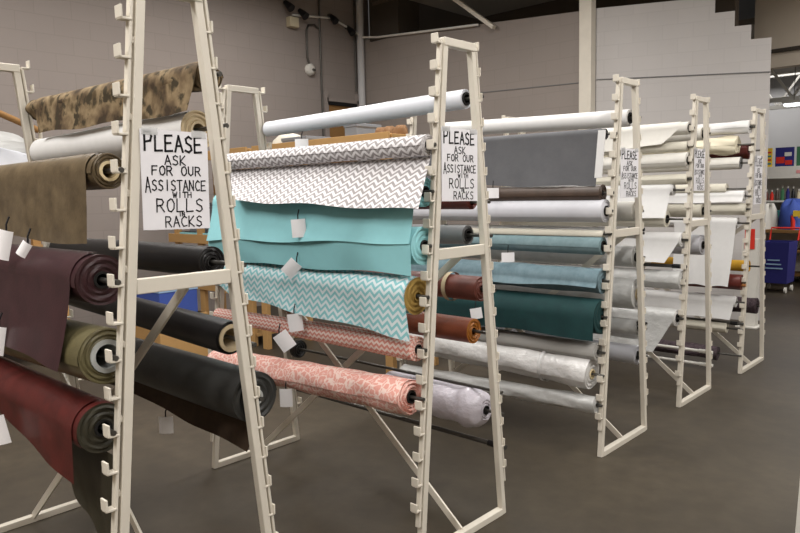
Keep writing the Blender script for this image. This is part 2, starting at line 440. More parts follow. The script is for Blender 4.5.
def sheet_mesh(A, B, s, r0, r1, q, seed):
    inner = q.get('inner'); e, up, o = frame(A, B, s)
    if inner: o = -o
    L = (B-A).length; mb = MB(); n, na, nd = 34, 10, 14
    rnd = random.Random(seed); ph = [rnd.uniform(0, 6.28) for _ in range(6)]
    a0 = math.radians(q['a0'])
    P, UV = [], []
    for i in range(n+1):
        w = i/n; col, uc = [], []
        r = r0+(r1-r0)*w+.004; drop = q['drop']+(q['fdrop']-q['drop'])*w
        prof = []
        if q['a0'] < 180:
            for k in range(na): a = a0*(1-k/na); prof.append((r*math.cos(a), r*math.sin(a)))
            st = (r, 0)
        else:
            st = (r*math.cos(a0), r*math.sin(a0))
        end = (st[0]+q['out'], -drop) if q['a0'] < 180 else (q['out'], -drop)
        for k in range(nd+1):
            f = k/nd
            g = f**1.4 if q['a0'] < 180 else f
            prof.append((st[0]+(end[0]-st[0])*g, st[1]+(end[1]-st[1])*f))
        tot = [0]
        for k in range(1, len(prof)): tot.append(tot[-1]+math.dist(prof[k], prof[k-1]))
        k0 = na if q['a0'] < 180 else 0
        for k, (h, z) in enumerate(prof):
            f = max(0, (k-k0)/nd)
            x = (q['n0']+(q['n1']-q['n0'])*f)*(1-w)+(L-(q['f0']+(q['f1']-q['f0'])*f))*w
            rip = f*(.006*math.sin(9*w+ph[0])+.003*math.sin(23*w+ph[1]+2*f))
            hem = f*f*.006*math.sin(13*w+ph[2])
            col.append(A+e*x+o*(h+rip)+up*(z+hem)); uc.append((x, tot[k]))
        P.append(col); UV.append(uc)
    mb.grid(P, UV); return mb
ROLLS = [
    (0, 'f', 'distressed olive-brown leather roll, highest on the camera side of the nearest rack, sheet hanging down', 'brown_leather', -2.030, 1.637, 1.638, 0.053, 0.053, dict(core=.03, core_mat='cream_core', sheet=dict(n0=.03,f0=0,n1=.05,f1=.0,drop=.215,fdrop=.20,out=.005,a0=95,mat='brown_leather'))),
    (0, 'f', 'dark burgundy leather roll with a hanging sheet, just under the brown leather roll', 'burgundy', -2.056, 1.315, 1.315, 0.078, 0.078, dict(core=.026, core_mat='dark_core', sheet=dict(n0=.03,f0=0,n1=.04,f1=0,drop=.255,fdrop=.245,out=.042,a0=95,mat='burgundy'))),
    (0, 'f', 'thick olive green leather roll with a silver wrapped core', 'olive', -2.008, 1.094, 1.050, 0.084, 0.084, dict(core=.05, core_mat='silver')),
    (0, 'f', 'dark red leather roll, lowest on the camera side of the nearest rack', 'red_leather', -2.021, 0.878, 0.878, 0.076, 0.076, dict(end_mat='dark_olive', core=.026, core_mat='dark_core', sheet=dict(n0=.03,f0=0,n1=.03,f1=.0,drop=.16,fdrop=-.02,out=.0,a0=95,mat='red_leather'), sheet2=dict(n0=-.03,f0=.95,n1=-.07,f1=1.10,drop=.50,fdrop=.16,out=-.0,a0=262,mat='dark_olive'))),
    (0, 'b', 'camouflage print fabric roll, topmost on the nearest rack', 'camo', -2.013, 1.945, 1.981, 0.045, 0.045, dict(core=.02, core_mat='dark_core', wrinkle=.007, sheet=dict(n0=.0,f0=.10,n1=.03,f1=.16,drop=.115,fdrop=.12,out=.01,a0=95,inner=True,mat='camo'))),
    (0, 'b', 'fat bright white fabric roll under the camouflage roll on the nearest rack', 'white', -2.123, 1.782, 1.782, 0.066, 0.066, dict(core=.03, core_mat='tan_core', end_mat='tan_core')),
    (0, 'b', 'black vinyl roll on the far side of the nearest rack, at crossbar height', 'black', -2.148, 1.327, 1.327, 0.055, 0.055, dict(core=.022, core_mat='dark_core')),
    (0, 'b', 'black vinyl roll with pale cardboard end ring, below the nearest rack crossbar', 'black', -2.092, 1.057, 1.109, 0.06, 0.06, dict(core=.05, core_mat='tan_core')),
    (0, 'b', 'thick charcoal leather roll with brown backing drooping, lowest on far side of nearest rack', 'charcoal', -1.989, 0.857, 0.865, 0.09, 0.09, dict(core=.03, core_mat='silver', sheet=dict(n0=.0,f0=0,n1=.02,f1=.0,drop=.20,fdrop=.12,out=.02,a0=265,inner=True,mat='brown_back'))),
    (1, 'f', 'grey and white chevron fabric roll with a sheet hanging, topmost of the second rack', 'grey_chevron', -1.882, 1.749, 1.751, 0.044, 0.044, dict(core=.02, core_mat='dark_core', sheet=dict(n0=.0,f0=0.03,n1=-.085,f1=.32,drop=.262,fdrop=.215,out=.165,a0=250,mat='grey_chevron'))),
    (1, 'f', 'plain turquoise fabric roll partly hidden behind the hanging grey chevron sheet', 'turquoise', -1.888, 1.557, 1.518, 0.06, 0.06, dict(core=.025, core_mat='dark_core', sheet=dict(n0=.0,f0=0,n1=.0,f1=.0,drop=.205,fdrop=.195,out=.052,a0=100,mat='turquoise'))),
    (1, 'f', 'plain turquoise fabric roll between grey chevron and turquoise chevron rolls', 'turquoise', -1.880, 1.335, 1.322, 0.08, 0.08, dict(core=.025, core_mat='dark_core', sheet=dict(n0=.0,f0=0,n1=.0,f1=.0,drop=.115,fdrop=.11,out=.0,a0=60,mat='turquoise'))),
    (1, 'f', 'turquoise and white chevron fabric roll with a draped sheet', 'teal_chevron', -1.906, 1.126, 1.137, 0.08, 0.08, dict(core=.022, core_mat='yellow_core', end_mat='yellow_core', sheet=dict(n0=.0,f0=0.0,n1=-.05,f1=.26,drop=.165,fdrop=.10,out=.02,a0=85,mat='teal_chevron'))),
    (1, 'f', 'slim coral and white zigzag fabric roll above the coral damask roll', 'coral_chevron', -1.888, 0.907, 0.900, 0.054, 0.036, dict(core=.02, core_mat='dark_core')),
    (1, 'f', 'coral damask print fabric roll, loosely rolled, lowest on the camera side of the second rack', 'coral_damask', -1.915, 0.701, 0.641, 0.078, 0.066, dict(core=.028, core_mat='dark_core', wrinkle=.006, loose=True)),
    (1, 'b', 'long pale blue-white vinyl roll, topmost and highest of the second rack', 'cool_white', -1.935, 1.968, 1.951, 0.043, 0.043, dict(core=.03, core_mat='dark_core', x1=-.02)),
    (1, 'b', 'maroon leather roll peeking out below the second sign', 'maroon', -1.942, 1.507, 1.507, 0.035, 0.035, dict()),
    (1, 'b', 'grey striped plush roll on the crossbar of the second rack', 'plush_grey', -1.979, 1.353, 1.353, 0.046, 0.046, dict(end_mat='mid_grey', core=.03, core_mat='dark_core')),
    (1, 'b', 'brick red leather roll bound with a tape band, inside the second rack frame', 'brick_leather', -1.919, 1.100, 1.100, 0.06, 0.06, dict(band=.18)),
    (1, 'b', 'rust orange leather roll under the brick red one', 'rust_leather', -1.984, 0.889, 0.889, 0.06, 0.06, dict(end_mat='rust_dark')),
    (1, 'b', 'short black vinyl roll far behind the coral zigzag roll of the second rack', 'black', -3.356, 0.606, 0.606, 0.055, 0.055, dict()),
    (1, 'b', 'lilac white plastic-wrapped roll with a bulging end and black tube core', 'plastic_lilac', -1.945, 0.497, 0.497, 0.09, 0.09, dict(core=.022, core_mat='dark_core', wrinkle=.004, bulge=True, x1=.8)),
    (2, 'f', 'slate grey fabric roll with a wide hanging sheet and white edge, on the third rack', 'slate', -1.883, 1.868, 1.886, 0.03, 0.03, dict(sheet=dict(n0=.02,f0=0,n1=.02,f1=0,drop=.30,fdrop=.27,out=.04,a0=95,mat='slate'), strip=True)),
    (2, 'f', 'dark brown vinyl roll below the slate grey hanging sheet', 'dark_brown', -1.882, 1.531, 1.531, 0.05, 0.05, dict()),
    (2, 'f', 'pale grey fabric roll below the slate grey sheet on the third rack', 'pale_grey', -1.857, 1.428, 1.428, 0.066, 0.066, dict(core=.03, core_mat='dark_core')),
    (2, 'f', 'thin cream fabric roll just above the dusty teal roll of third rack', 'cream', -1.862, 1.296, 1.296, 0.022, 0.022, dict()),
    (2, 'f', 'dusty teal blue fabric roll under the thin cream roll of third rack', 'dusty_teal', -1.864, 1.227, 1.227, 0.05, 0.05, dict(core=.03, core_mat='dark_core')),
    (2, 'f', 'dusty blue suede roll with a dark fold line, above the dark green roll', 'dusty_blue', -1.853, 1.027, 1.027, 0.072, 0.072, dict(wrinkle=.006, sheet=dict(n0=.0,f0=0,n1=.0,f1=0,drop=.03,fdrop=.05,out=.02,a0=60,mat='dusty_blue'))),
    (2, 'f', 'dark bottle green fabric roll on the third rack', 'bottle_green', -1.847, 0.820, 0.820, 0.1, 0.1, dict(sheet=dict(n0=.0,f0=0,n1=.0,f1=0,drop=.12,fdrop=.12,out=.0,a0=95,mat='bottle_green'))),
    (2, 'f', 'slim grey fabric roll under the dark green roll of the third rack', 'mid_grey_light', -1.861, 0.616, 0.616, 0.052, 0.052, dict()),
    (2, 'f', 'white plastic-wrapped roll tied with a clear band, third rack', 'plastic_white', -1.891, 0.484, 0.509, 0.088, 0.088, dict(core=.03, core_mat='cream_core', band=.30, wrinkle=.006, x0=-.058)),
    (2, 'f', 'grey translucent plastic roll, lowest on the third rack', 'plastic_grey', -1.849, 0.310, 0.268, 0.05, 0.05, dict(wrinkle=.006)),
    (2, 'b', 'white fabric roll with black core, topmost of the third rack', 'white', -1.886, 1.979, 2.023, 0.052, 0.052, dict(core=.034, core_mat='dark_core')),
    (2, 'b', 'off-white roll just below the third sign', 'off_white', -1.864, 1.414, 1.414, 0.06, 0.06, dict()),
    (2, 'b', 'white roll just above the crossbar gap of the third rack', 'plastic_white', -1.869, 1.277, 1.277, 0.035, 0.035, dict()),
    (2, 'b', 'pale grey plastic-wrapped roll below the crossbar inside the third rack frame', 'plastic_grey', -1.873, 1.126, 1.126, 0.068, 0.068, dict(core=.03, core_mat='dark_core')),
    (2, 'b', 'fattest pale grey plastic-wrapped roll inside the third rack frame', 'plastic_grey', -1.867, 0.889, 0.889, 0.1, 0.1, dict(core=.04, core_mat='cream_core')),
    (2, 'b', 'pale grey roll with sheet of plastic, below the fattest one in third rack', 'plastic_grey', -1.873, 0.667, 0.667, 0.05, 0.05, dict(sheet=dict(n0=.0,f0=0,n1=.0,f1=0,drop=.08,fdrop=.08,out=.0,a0=95,mat='plastic_grey'))),
    (2, 'b', 'light grey roll, lowest inside the third rack frame', 'pale_grey', -1.879, 0.487, 0.487, 0.06, 0.06, dict(core=.03, core_mat='dark_core')),
    (3, 'f', 'white fabric roll with a short drooping flap, topmost of the fourth rack', 'off_white', -1.868, 1.965, 1.965, 0.045, 0.045, dict(core=.03, core_mat='dark_core', sheet=dict(n0=.05,f0=0,n1=.16,f1=0,drop=.11,fdrop=.16,out=.03,a0=95,mat='off_white'))),
    (3, 'f', 'slim cream fabric roll second from top on the fourth rack', 'cream', -1.868, 1.841, 1.841, 0.035, 0.035, dict()),
    (3, 'f', 'white fabric roll third from top of the fourth rack, black core', 'off_white', -1.862, 1.743, 1.743, 0.055, 0.055, dict(core=.03, core_mat='dark_core')),
    (3, 'f', 'slim cream roll above the hanging white sheet of the fourth rack', 'cream', -1.858, 1.611, 1.611, 0.035, 0.035, dict()),
    (3, 'f', 'white roll with long straight hanging sheet at the middle of the fourth rack', 'white', -1.949, 1.536, 1.536, 0.04, 0.04, dict(sheet=dict(n0=.01,f0=0,n1=.02,f1=0,drop=.2,fdrop=.2,out=.06,a0=95,mat='white'))),
    (3, 'f', 'cream roll with black core end, under the long white sheet of the fourth rack', 'cream', -1.987, 1.331, 1.331, 0.06, 0.06, dict(core=.03, core_mat='dark_core')),
    (3, 'f', 'white roll with slanted hanging sheet, fourth rack below crossbar', 'white', -1.872, 1.185, 1.185, 0.05, 0.05, dict(sheet=dict(n0=.0,f0=0,n1=.08,f1=0,drop=.16,fdrop=.16,out=.05,a0=95,mat='white'))),
    (3, 'f', 'grey plastic-wrapped roll under the slanted white sheet of the fourth rack', 'plastic_grey', -1.858, 0.903, 0.903, 0.066, 0.066, dict()),
    (3, 'f', 'plastic-wrapped roll with a long translucent sheet hanging, lowest of the fourth rack', 'plastic_white', -1.876, 0.636, 0.636, 0.06, 0.06, dict(core=.03, core_mat='dark_core', sheet=dict(n0=.0,f0=0,n1=.12,f1=0,drop=.24,fdrop=.2,out=.06,a0=95,mat='plastic_grey'))),
    (3, 'b', 'off-white roll with black core at the top inside the fourth rack frame', 'off_white', -1.882, 1.940, 1.940, 0.045, 0.045, dict(core=.03, core_mat='dark_core')),
    (3, 'b', 'cream roll with dark core just under the fourth sign', 'cream', -1.889, 1.375, 1.375, 0.05, 0.05, dict(core=.03, core_mat='dark_core')),
    (3, 'b', 'pale grey roll with round pale end, inside the fourth rack below its crossbar', 'pale_grey', -1.892, 1.118, 1.118, 0.075, 0.075, dict(core=.03, core_mat='dark_core')),
    (4, 'f', 'white ruffled fabric roll, topmost of the farthest rack', 'white', -1.828, 2.035, 2.035, 0.052, 0.052, dict(wrinkle=.008)),
    (4, 'f', 'cream fabric roll with loose layered folds on the farthest rack', 'cream_yellow', -1.913, 1.894, 1.894, 0.07, 0.07, dict(wrinkle=.022)),
    (4, 'f', 'off-white roll below the layered cream roll on the farthest rack', 'off_white', -1.881, 1.744, 1.744, 0.05, 0.05, dict(end_mat='mid_grey')),
    (4, 'f', 'short cream roll with a dark rod showing, upper middle of farthest rack', 'cream', -1.979, 1.532, 1.532, 0.045, 0.045, dict()),
    (4, 'f', 'white roll with short hanging sheet, upper middle of farthest rack', 'white', -1.835, 1.472, 1.472, 0.04, 0.04, dict(sheet=dict(n0=.0,f0=0,n1=.0,f1=0,drop=.05,fdrop=.05,out=.02,a0=95,mat='white'))),
    (4, 'f', 'cream roll at crossbar height of the farthest rack', 'cream', -1.817, 1.365, 1.365, 0.05, 0.05, dict()),
    (4, 'f', 'white roll with a very long hanging sheet, middle of farthest rack', 'white', -1.877, 1.250, 1.250, 0.045, 0.045, dict(sheet=dict(n0=.0,f0=.95,n1=.02,f1=.98,drop=.52,fdrop=.52,out=.1,a0=95,mat='white'))),
    (4, 'f', 'dark brown-red leather roll below the long white sheet of the farthest rack', 'maroon', -1.817, 0.763, 0.763, 0.062, 0.062, dict(x0=-.05)),
    (4, 'f', 'white roll with draped sheet low on the farthest rack', 'white', -1.855, 0.597, 0.597, 0.045, 0.045, dict(sheet=dict(n0=.0,f0=0,n1=.02,f1=0,drop=.14,fdrop=.14,out=.03,a0=95,mat='white'))),
    (4, 'f', 'cream roll under the draped white sheet, low on farthest rack', 'cream', -1.914, 0.374, 0.374, 0.045, 0.045, dict()),
    (4, 'f', 'dark plum patterned roll, lowest on the farthest rack', 'plum', -1.974, 0.156, 0.156, 0.055, 0.055, dict(wrinkle=.008)),
    (4, 'b', 'dark red bundled roll end near the top of the farthest rack', 'red_leather', -1.923, 1.855, 1.855, 0.058, 0.058, dict(wrinkle=.012)),
    (4, 'b', 'golden yellow fabric roll inside the farthest rack above the brown-red roll', 'gold', -1.923, 0.844, 0.844, 0.05, 0.05, dict()),
    (4, 'b', 'fuzzy dark grey-brown roll end behind the low white sheet of farthest rack', 'plum', -1.856, 0.485, 0.485, 0.07, 0.07, dict(wrinkle=.012)),
]
RACKN = ['nearest', 'second', 'third', 'fourth', 'farthest']
for k, (rk, side, label, mat, x0, z0, z1, r0, r1, ex) in enumerate(ROLLS):
    s = -1 if side == 'f' else 1
    x1 = RX[rk]-LR+.05+ex.get('x1', 0)
    A = Vector((x0, legY(rk, side, z0), z0)); B = Vector((x1, legY(rk, side, z1), z1))
    loc = Vector(((x0+x1)/2, (A.y+B.y)/2, (z0+z1)/2-r0))
    t = thing('fabric_roll', label, 'fabric roll', loc, 'fabric rolls held on the %s rack' % RACKN[rk])
    core = ex.get('core', .016)
    A, B = A-loc, B-loc; e = (B-A).normalized()
    shift(roll_body(A, B, s, r0, r1, core, ex.get('wrinkle', 0), k, ex.get('loose'), ex.get('bulge')), (0, 0, 0)).build('cloth', [mat, ex.get('end_mat', mat)], t)
    if ex.get('core_mat'):
        core_tube(A, B, s, core).build('core_tube', ex['core_mat'], t)
    mb = MB(); mb.tube([A-e*(RX[rk]+.016-x0), B+e*(x1-(RX[rk]-LR-.016))], .008, 10); mb.build('rod', 'steel_rod', t)
    for nm in ('sheet', 'sheet2'):
        if nm in ex: sheet_mesh(A, B, s, r0, r1, ex[nm], k).build('hanging_sheet', ex[nm]['mat'], t)
    if 'band' in ex:
        mb = MB(); f = ex['band']/(B-A).length; c = A+(B-A)*f; _, up, o = frame(A, B, s)
        rings = [[c+e*d+o*((r0+.010)*math.cos(2*PI*j/24))+up*((r0+.010)*math.sin(2*PI*j/24)) for j in range(24)] for d in (-.012, .012)]
        mb.grid(rings, closed=True); mb.build('tie_band', 'clear_band' if mat != 'brick_leather' else 'tan_core', t)
    if ex.get('strip'):
        mb = MB(); _, up, o = frame(A, B, s)
        mb.bar(A+e*.004+o*(r0+.010)+up*.02, A+e*.004+o*(r0+.046)-up*.25, .006, .045, e); mb.build('white_edge', 'white', t)
# bare rods left on the hooks
for rk, side, z, mat, lab in ((1, 'b', .33, 'steel_rod', 'bare dark steel rod low inside the second rack, below the lilac bundle'),
                              (3, 'b', .284, 'white_pipe', 'upper of two bare white rods low inside the fourth rack'),
                              (3, 'b', .179, 'white_pipe', 'lower of two bare white rods low inside the fourth rack'),
                              (3, 'f', 1.0, 'steel_rod', 'bare dark rod under the slanted white sheet of the fourth rack'),
                              (4, 'f', .42, 'steel_rod', 'bare dark rod under the lowest cream roll of the farthest rack'),
                              (4, 'f', .74, 'orange_wood', 'orange wooden pole under the brown-red roll of the farthest rack'),
                              (2, 'b', .70, 'black_plastic', 'bare black rod between grey rolls inside the third rack'),
                              (2, 'b', 1.30, 'black_plastic', 'bare black rod just below the off-white roll in third rack')):
    y = legY(rk, side, z); xa, xb = RX[rk]+.017, RX[rk]-LR-.03; c = ((xa+xb)/2, y, z)
    t = thing('metal_rod' if 'wood' not in lab else 'wooden_pole', lab, 'rod', c, 'bare rods left on the racks')
    mb = MB(); mb.tube([(xa-c[0], 0, 0), (xb-c[0], 0, 0)], .012, 12); mb.build('shaft', mat, t)
    mb = MB(); mb.tube([(xa-c[0]-.10, 0, 0), (xa-c[0]-.045, 0, 0)], .016, 12); mb.build('end_cap', 'black_plastic' if mat == 'steel_rod' else mat, t)

# ---------------------------------------------------------------- hand-lettered signs
GL = {'P': [[(0, 0), (.02, 1), (.7, .95), (.85, .75), (.7, .52), (.05, .45)]], 'L': [[(.05, 1), (0, 0), (.85, .03)]],
      'E': [[(.85, 1), (.03, .97), (0, 0), (.88, .04)], [(.02, .5), (.7, .53)]], 'A': [[(0, 0), (.45, 1), (.95, 0)], [(.18, .36), (.78, .38)]],
      'S': [[(.85, .88), (.5, 1), (.12, .84), (.2, .6), (.75, .42), (.85, .16), (.5, 0), (.05, .1)]], 'K': [[(.03, 1), (0, 0)], [(.8, 1), (.05, .42), (.85, 0)]],
      'F': [[(.85, 1), (.03, .97), (0, 0)], [(.02, .52), (.7, .55)]], 'O': [[(.5, 1), (.12, .82), (.03, .45), (.2, .08), (.55, 0), (.88, .25), (.92, .65), (.7, .95), (.5, 1)]],
      'R': [[(0, 0), (.02, 1), (.65, .96), (.82, .76), (.65, .53), (.05, .47)], [(.4, .5), (.9, 0)]], 'U': [[(.03, 1), (.05, .25), (.4, 0), (.78, .2), (.85, 1)]],
      'I': [[(.5, 1), (.48, 0)]], 'T': [[(0, .98), (1, 1)], [(.5, 1), (.48, 0)]], 'N': [[(0, 0), (.04, 1), (.82, .03), (.85, 1)]],
      'C': [[(.88, .85), (.5, 1), (.1, .72), (.05, .35), (.35, .02), (.9, .1)]], 'W': [[(0, 1), (.22, 0), (.5, .75), (.75, 0), (1, 1)]], 'H': [[(.02, 1), (0, 0)], [(.83, 1), (.85, 0)], [(.0, .5), (.85, .52)]]}
LINES = [('PLEASE', .05, .21, .06, .94, .034), ('ASK', .25, .345, .34, .68, .02), ('FOR OUR', .36, .45, .15, .90, .021), ('ASSISTANCE', .50, .605, .05, .97, .02),
         ('WITH', .62, .675, .44, .74, .017), ('ROLLS', .69, .82, .2, .93, .021), ('IN', .825, .865, .52, .62, .015), ('RACKS', .868, .975, .32, .9, .019)]
def lettering(w, h):
    """marker strokes on a sheet in the YZ plane, y right, z up, origin at the top left"""
    mb = MB()
    def stroke(a, b, wd):
        a = Vector(a); b = Vector(b); e = (b-a).normalized(); s = Vector((-e.y, e.x))*wd/2; a = a-e*wd*.4; b = b+e*wd*.4
        q = [a-s, b-s, b+s, a+s]
        lo = [Vector((.0012, p.x, p.y)) for p in q]; hi = [Vector((.0018, p.x, p.y)) for p in q]
        mb.face(hi); mb.face(lo[::-1])
    for txt, ta, tb, xa, xb, wd in LINES:
        n = len(txt); cw = (xb-xa)/n; x = xa
        for ci, ch in enumerate(txt):
            if ch != ' ':
                t0 = ta-.025 if (ci == 0 and txt in ('PLEASE', 'ASSISTANCE')) else ta
                b0 = tb+.02 if (ci == 0 and txt == 'ASSISTANCE') else tb
                for pl in GL[ch]:
                    for p, q in zip(pl, pl[1:]):
                        A_, B_ = [((x+c[0]*cw*.8)*w, -(b0+(t0-b0)*c[1])*h) for c in (p, q)]
                        stroke(A_, B_, wd*w*.85)
            x += cw
    return mb
SG = [(0, 1.083, 1.758, .222, .297, .02, 'large white hand-lettered sign on the nearest rack, beside the camouflage roll'),
      (1, 2.345, 1.822, .245, .305, .015, 'white hand-lettered sign on the second rack, beside the grey chevron roll'),
      (2, 3.925, 1.785, .235, .285, 0, 'white hand-lettered sign on the third rack, right of the slate grey sheet'),
      (3, 5.08, 1.822, .21, .295, 0, 'white hand-lettered sign on the fourth rack, left of the layered cream roll'),
      (4, 6.30, 1.80, .215, .40, 0, 'tall pale sign on the farthest rack')]
for rk, y, zt, w, h, tilt, lab in SG:
    t = thing('paper_sign', lab, 'sign', (RX[rk]+.019, y-w/2, zt-h), 'PLEASE ASK signs taped to the racks')
    t.rotation_euler = (-tilt, 0, 0)
    mb = MB()
    n = 8; P = []
    for i in range(n+1):
        P.append([(.0004+.0*j, w*j/n, h-h*i/n) for j in range(n+1)])
    mb.grid(P); Q = [[(x-.0012, y_, z_) for x, y_, z_ in row] for row in P]; mb.grid(Q)
    mb.box((-.0002, w/2, 0), (.0012, w, .0008)); mb.build('sheet', 'paper', t)
    l = lettering(w, h); l.v = [(x-.0004, y_, z_+h) for x, y_, z_ in l.v]; l.build('lettering', 'ink', t)
    for yy in (.03, w-.03):
        mb = MB(); mb.box((.0015, yy, h-.006), (.001, .05, .022)); mb.build('tape', 'clear_band', t)

# ---------------------------------------------------------------- price tags
TAGS = [((-2.561, .785, 1.41), .05, .10, .25, 'white paper tag pinned on the brown leather sheet hem, far left edge'),
        ((-2.588, .75, 1.085), .05, .10, .2, 'white paper tag at the left edge beside the burgundy sheet'),
        ((-2.557, .725, .785), .055, .10, -.2, 'white paper tag at the left edge beside the dark red roll'),
        ((-2.42, .80, 1.40), .035, .05, .6, 'tiny folded white tag under the middle of the brown leather sheet'),
        ((-2.608, 1.35, .626), .06, .07, 0, 'shaded paper tag under the charcoal leather roll'),
        ((-2.564, 2.045, 1.402), .068, .085, -.06, 'white paper tag just below the grey chevron sheet'),
        ((-2.612, 2.03, 1.212), .068, .078, .75, 'white paper tag tilted like a diamond, on the turquoise chevron sheet'),
        ((-2.578, 2.015, .957), .07, .085, -.12, 'white paper tag on the slim coral zigzag roll, the upper of two'),
        ((-2.627, 1.985, .866), .075, .09, -.6, 'white paper tag tilted over the coral damask roll, lower of two'),
        ((-2.667, 2.01, .575), .062, .09, 0, 'white paper tag hanging below the coral damask roll'),
        ((-2.589, 3.64, 1.544), .075, .065, 0, 'white paper tag on the dark brown roll of third rack'),
        ((-2.451, 3.60, 1.143), .08, .06, 0, 'white paper tag on the dusty blue roll of third rack'),
        ((-2.649, 3.53, .778), .075, .07, -.15, 'white paper tag on the dark green roll of third rack'),
        ((-3.08, 2.50, 1.84), .075, .06, 0, 'white card standing up behind the grey chevron roll')]
for p, w, h, tl, lab in TAGS:
    t = thing('price_tag', lab, 'tag', (p[0], p[1], p[2]-h/2), 'paper tags on the rolls', .72)
    R = Matrix.Rotation(tl, 3, 'Y')
    mb = MB(); c = Vector((0, 0, h/2))
    n = 5; P = []
    for i in range(n+1):
        row = []
        for j in range(n+1):
            u, v = j/n-.5, i/n-.5; q = R @ Vector((u*w, -.006*(1-4*u*u), v*h)); row.append(c+q)
        P.append(row)
    mb.grid(P); mb.grid([[q+Vector((0, .001, 0)) for q in row] for row in P]); mb.build('card', 'paper_tag', t)
    top = c+R @ Vector((0, 0, h/2))
    mb = MB(); mb.tube([top+Vector((0, .0, -.008)), top+Vector((0, .002, .02)), top+Vector((.004, .015, .045))], .003, 6); mb.build('string', 'ink', t)

# ---------------------------------------------------------------- wooden shelving by the left wall
def shelf_unit(label, x0, x1, y0, y1, levels, posts, mat='wood'):
    c = ((x0+x1)/2, (y0+y1)/2, 0); t = thing('wooden_shelf', label, 'shelf', c, 'wooden shelving along the left wall')
    top = max(levels)+.02
    for x in posts:
        for y in (y0, y1):
            mb = MB(); mb.box((x-c[0], y-c[1], top/2), (.09, .05, top)); mb.build('post', mat, t, .004)
    for z in levels:
        mb = MB(); mb.box((0, 0, z), (x1-x0, y1-y0, .03)); mb.box((0, y0-c[1]-.035, z-.02), (x1-x0, .02, .10)); mb.build('shelf_board', mat, t, .003)
    return t
shelf_unit('tall pale wooden shelving seen through the nearest rack, by the left wall', -7.6, -5.95, 4.15, 4.7, [.12, .6, 1.12, 2.03], [-7.45, -6.95, -6.02])
shelf_unit('pale wooden shelving with two high boards, behind the white vinyl roll', -5.85, -3.95, 4.15, 4.7, [1.5, 2.03], [-5.78, -4.02])
def carton(name, label, cat, c, d, mat, group, lid=None, rz=0):
    """box or bin standing at c = centre of its base"""
    t = thing(name, label, cat, c, group, rz)
    mb = MB(); mb.box((0, 0, d[2]/2), d); mb.build('body', mat, t, .008)
    mb = MB(); mb.box((0, 0, d[2]-.015), (d[0]+.012, d[1]+.012, .03)); mb.build('lid', lid or mat, t, .004)
    return t
g = 'goods on the wooden shelving'
carton('wire_basket', 'grey grid basket on top of the wooden shelving, next to the pale cloth', 'basket', (-5.35, 4.4, 2.05), (.38, .3, .07), 'grey_box', g)
carton('storage_box', 'bluish grey box on top of the wooden shelving behind the white vinyl roll', 'box', (-4.55, 4.4, 2.05), (.16, .3, .13), 'grey_box', g)
carton('wooden_crate', 'low wooden crate carrying the blue tote behind the nearest rack', 'crate', (-6.35, 3.35, 0), (.7, .5, .44), 'wood', None)
carton('storage_box', 'blue tote on the wooden crate seen through the nearest rack', 'box', (-6.35, 3.35, .44), (.56, .4, .26), 'blue', None, 'pale_blue')
carton('storage_box', 'pale blue bin with a blue lid, low on the wooden shelving', 'box', (-6.5, 4.4, .62), (.45, .4, .22), 'pale_blue', g, 'blue')
carton('storage_box', 'cream box on the middle board of the wooden shelving', 'box', (-6.35, 4.42, 1.137), (.4, .4, .3), 'beige_box', g)
carton('storage_box', 'grey box on the middle board of the wooden shelving', 'box', (-7.2, 4.42, 1.16), (.4, .3, .34), 'grey_box', g)
carton('folded_cloth', 'flat mint green cloth on the middle board of the wooden shelving', 'cloth', (-7.0, 4.3, 1.137), (1.0, .3, .03), 'turquoise', g)
def lump(name, label, cat, c, d, mat, group=None, seed=1):
    mb = MB(); rnd = random.Random(seed); ph = [rnd.uniform(0, 6) for _ in range(6)]; P = []; n, m = 10, 20
    for i in range(n+1):
        a = PI/2*i/n; row = []
        for j in range(m):
            b = 2*PI*j/m; r = 1+.13*math.sin(3*b+ph[0]+2*a)+.08*math.sin(5*b+ph[1])
            row.append((c[0]+d[0]/2*r*math.cos(a)**.5*math.cos(b), c[1]+d[1]/2*r*math.cos(a)**.5*math.sin(b), c[2]+d[2]*math.sin(a)*(1+.12*math.sin(4*b+ph[2]))))
        P.append(row)
    mb.grid(P, [[(j*.04, i*.04) for j in range(m+1)] for i in range(n+1)], closed=True); mb.face([p for p in P[0]][::-1])
    return solo(name, mb, mat, label, cat, group, c)
lump('folded_cloth', 'pale crumpled cloth on top of the wooden shelving', 'cloth', (-5.62, 4.4, 2.05), (.36, .3, .12), 'cream', g, 3)
for k, x in enumerate((-4.32, -4.2, -4.08)):
    lump('dried_flower_bunch', 'brown dried bunch on top of the wooden shelving, %s of three' % ('leftmost', 'middle', 'rightmost')[k], 'bunch', (x, 4.4, 2.05), (.13, .13, .08), 'brown_box', g, 5+k)
for k in range(5):
    carton('book', ('red', 'yellow', 'teal', 'white', 'navy')[k]+' book standing low on the wooden shelving', 'book', (-6.83+.055*k+.9, 4.35, .62), (.045, .2, .24+.01*(k % 3)), ('red', 'yellow', 'teal', 'off_white', 'navy')[k], 'books on the low shelf')
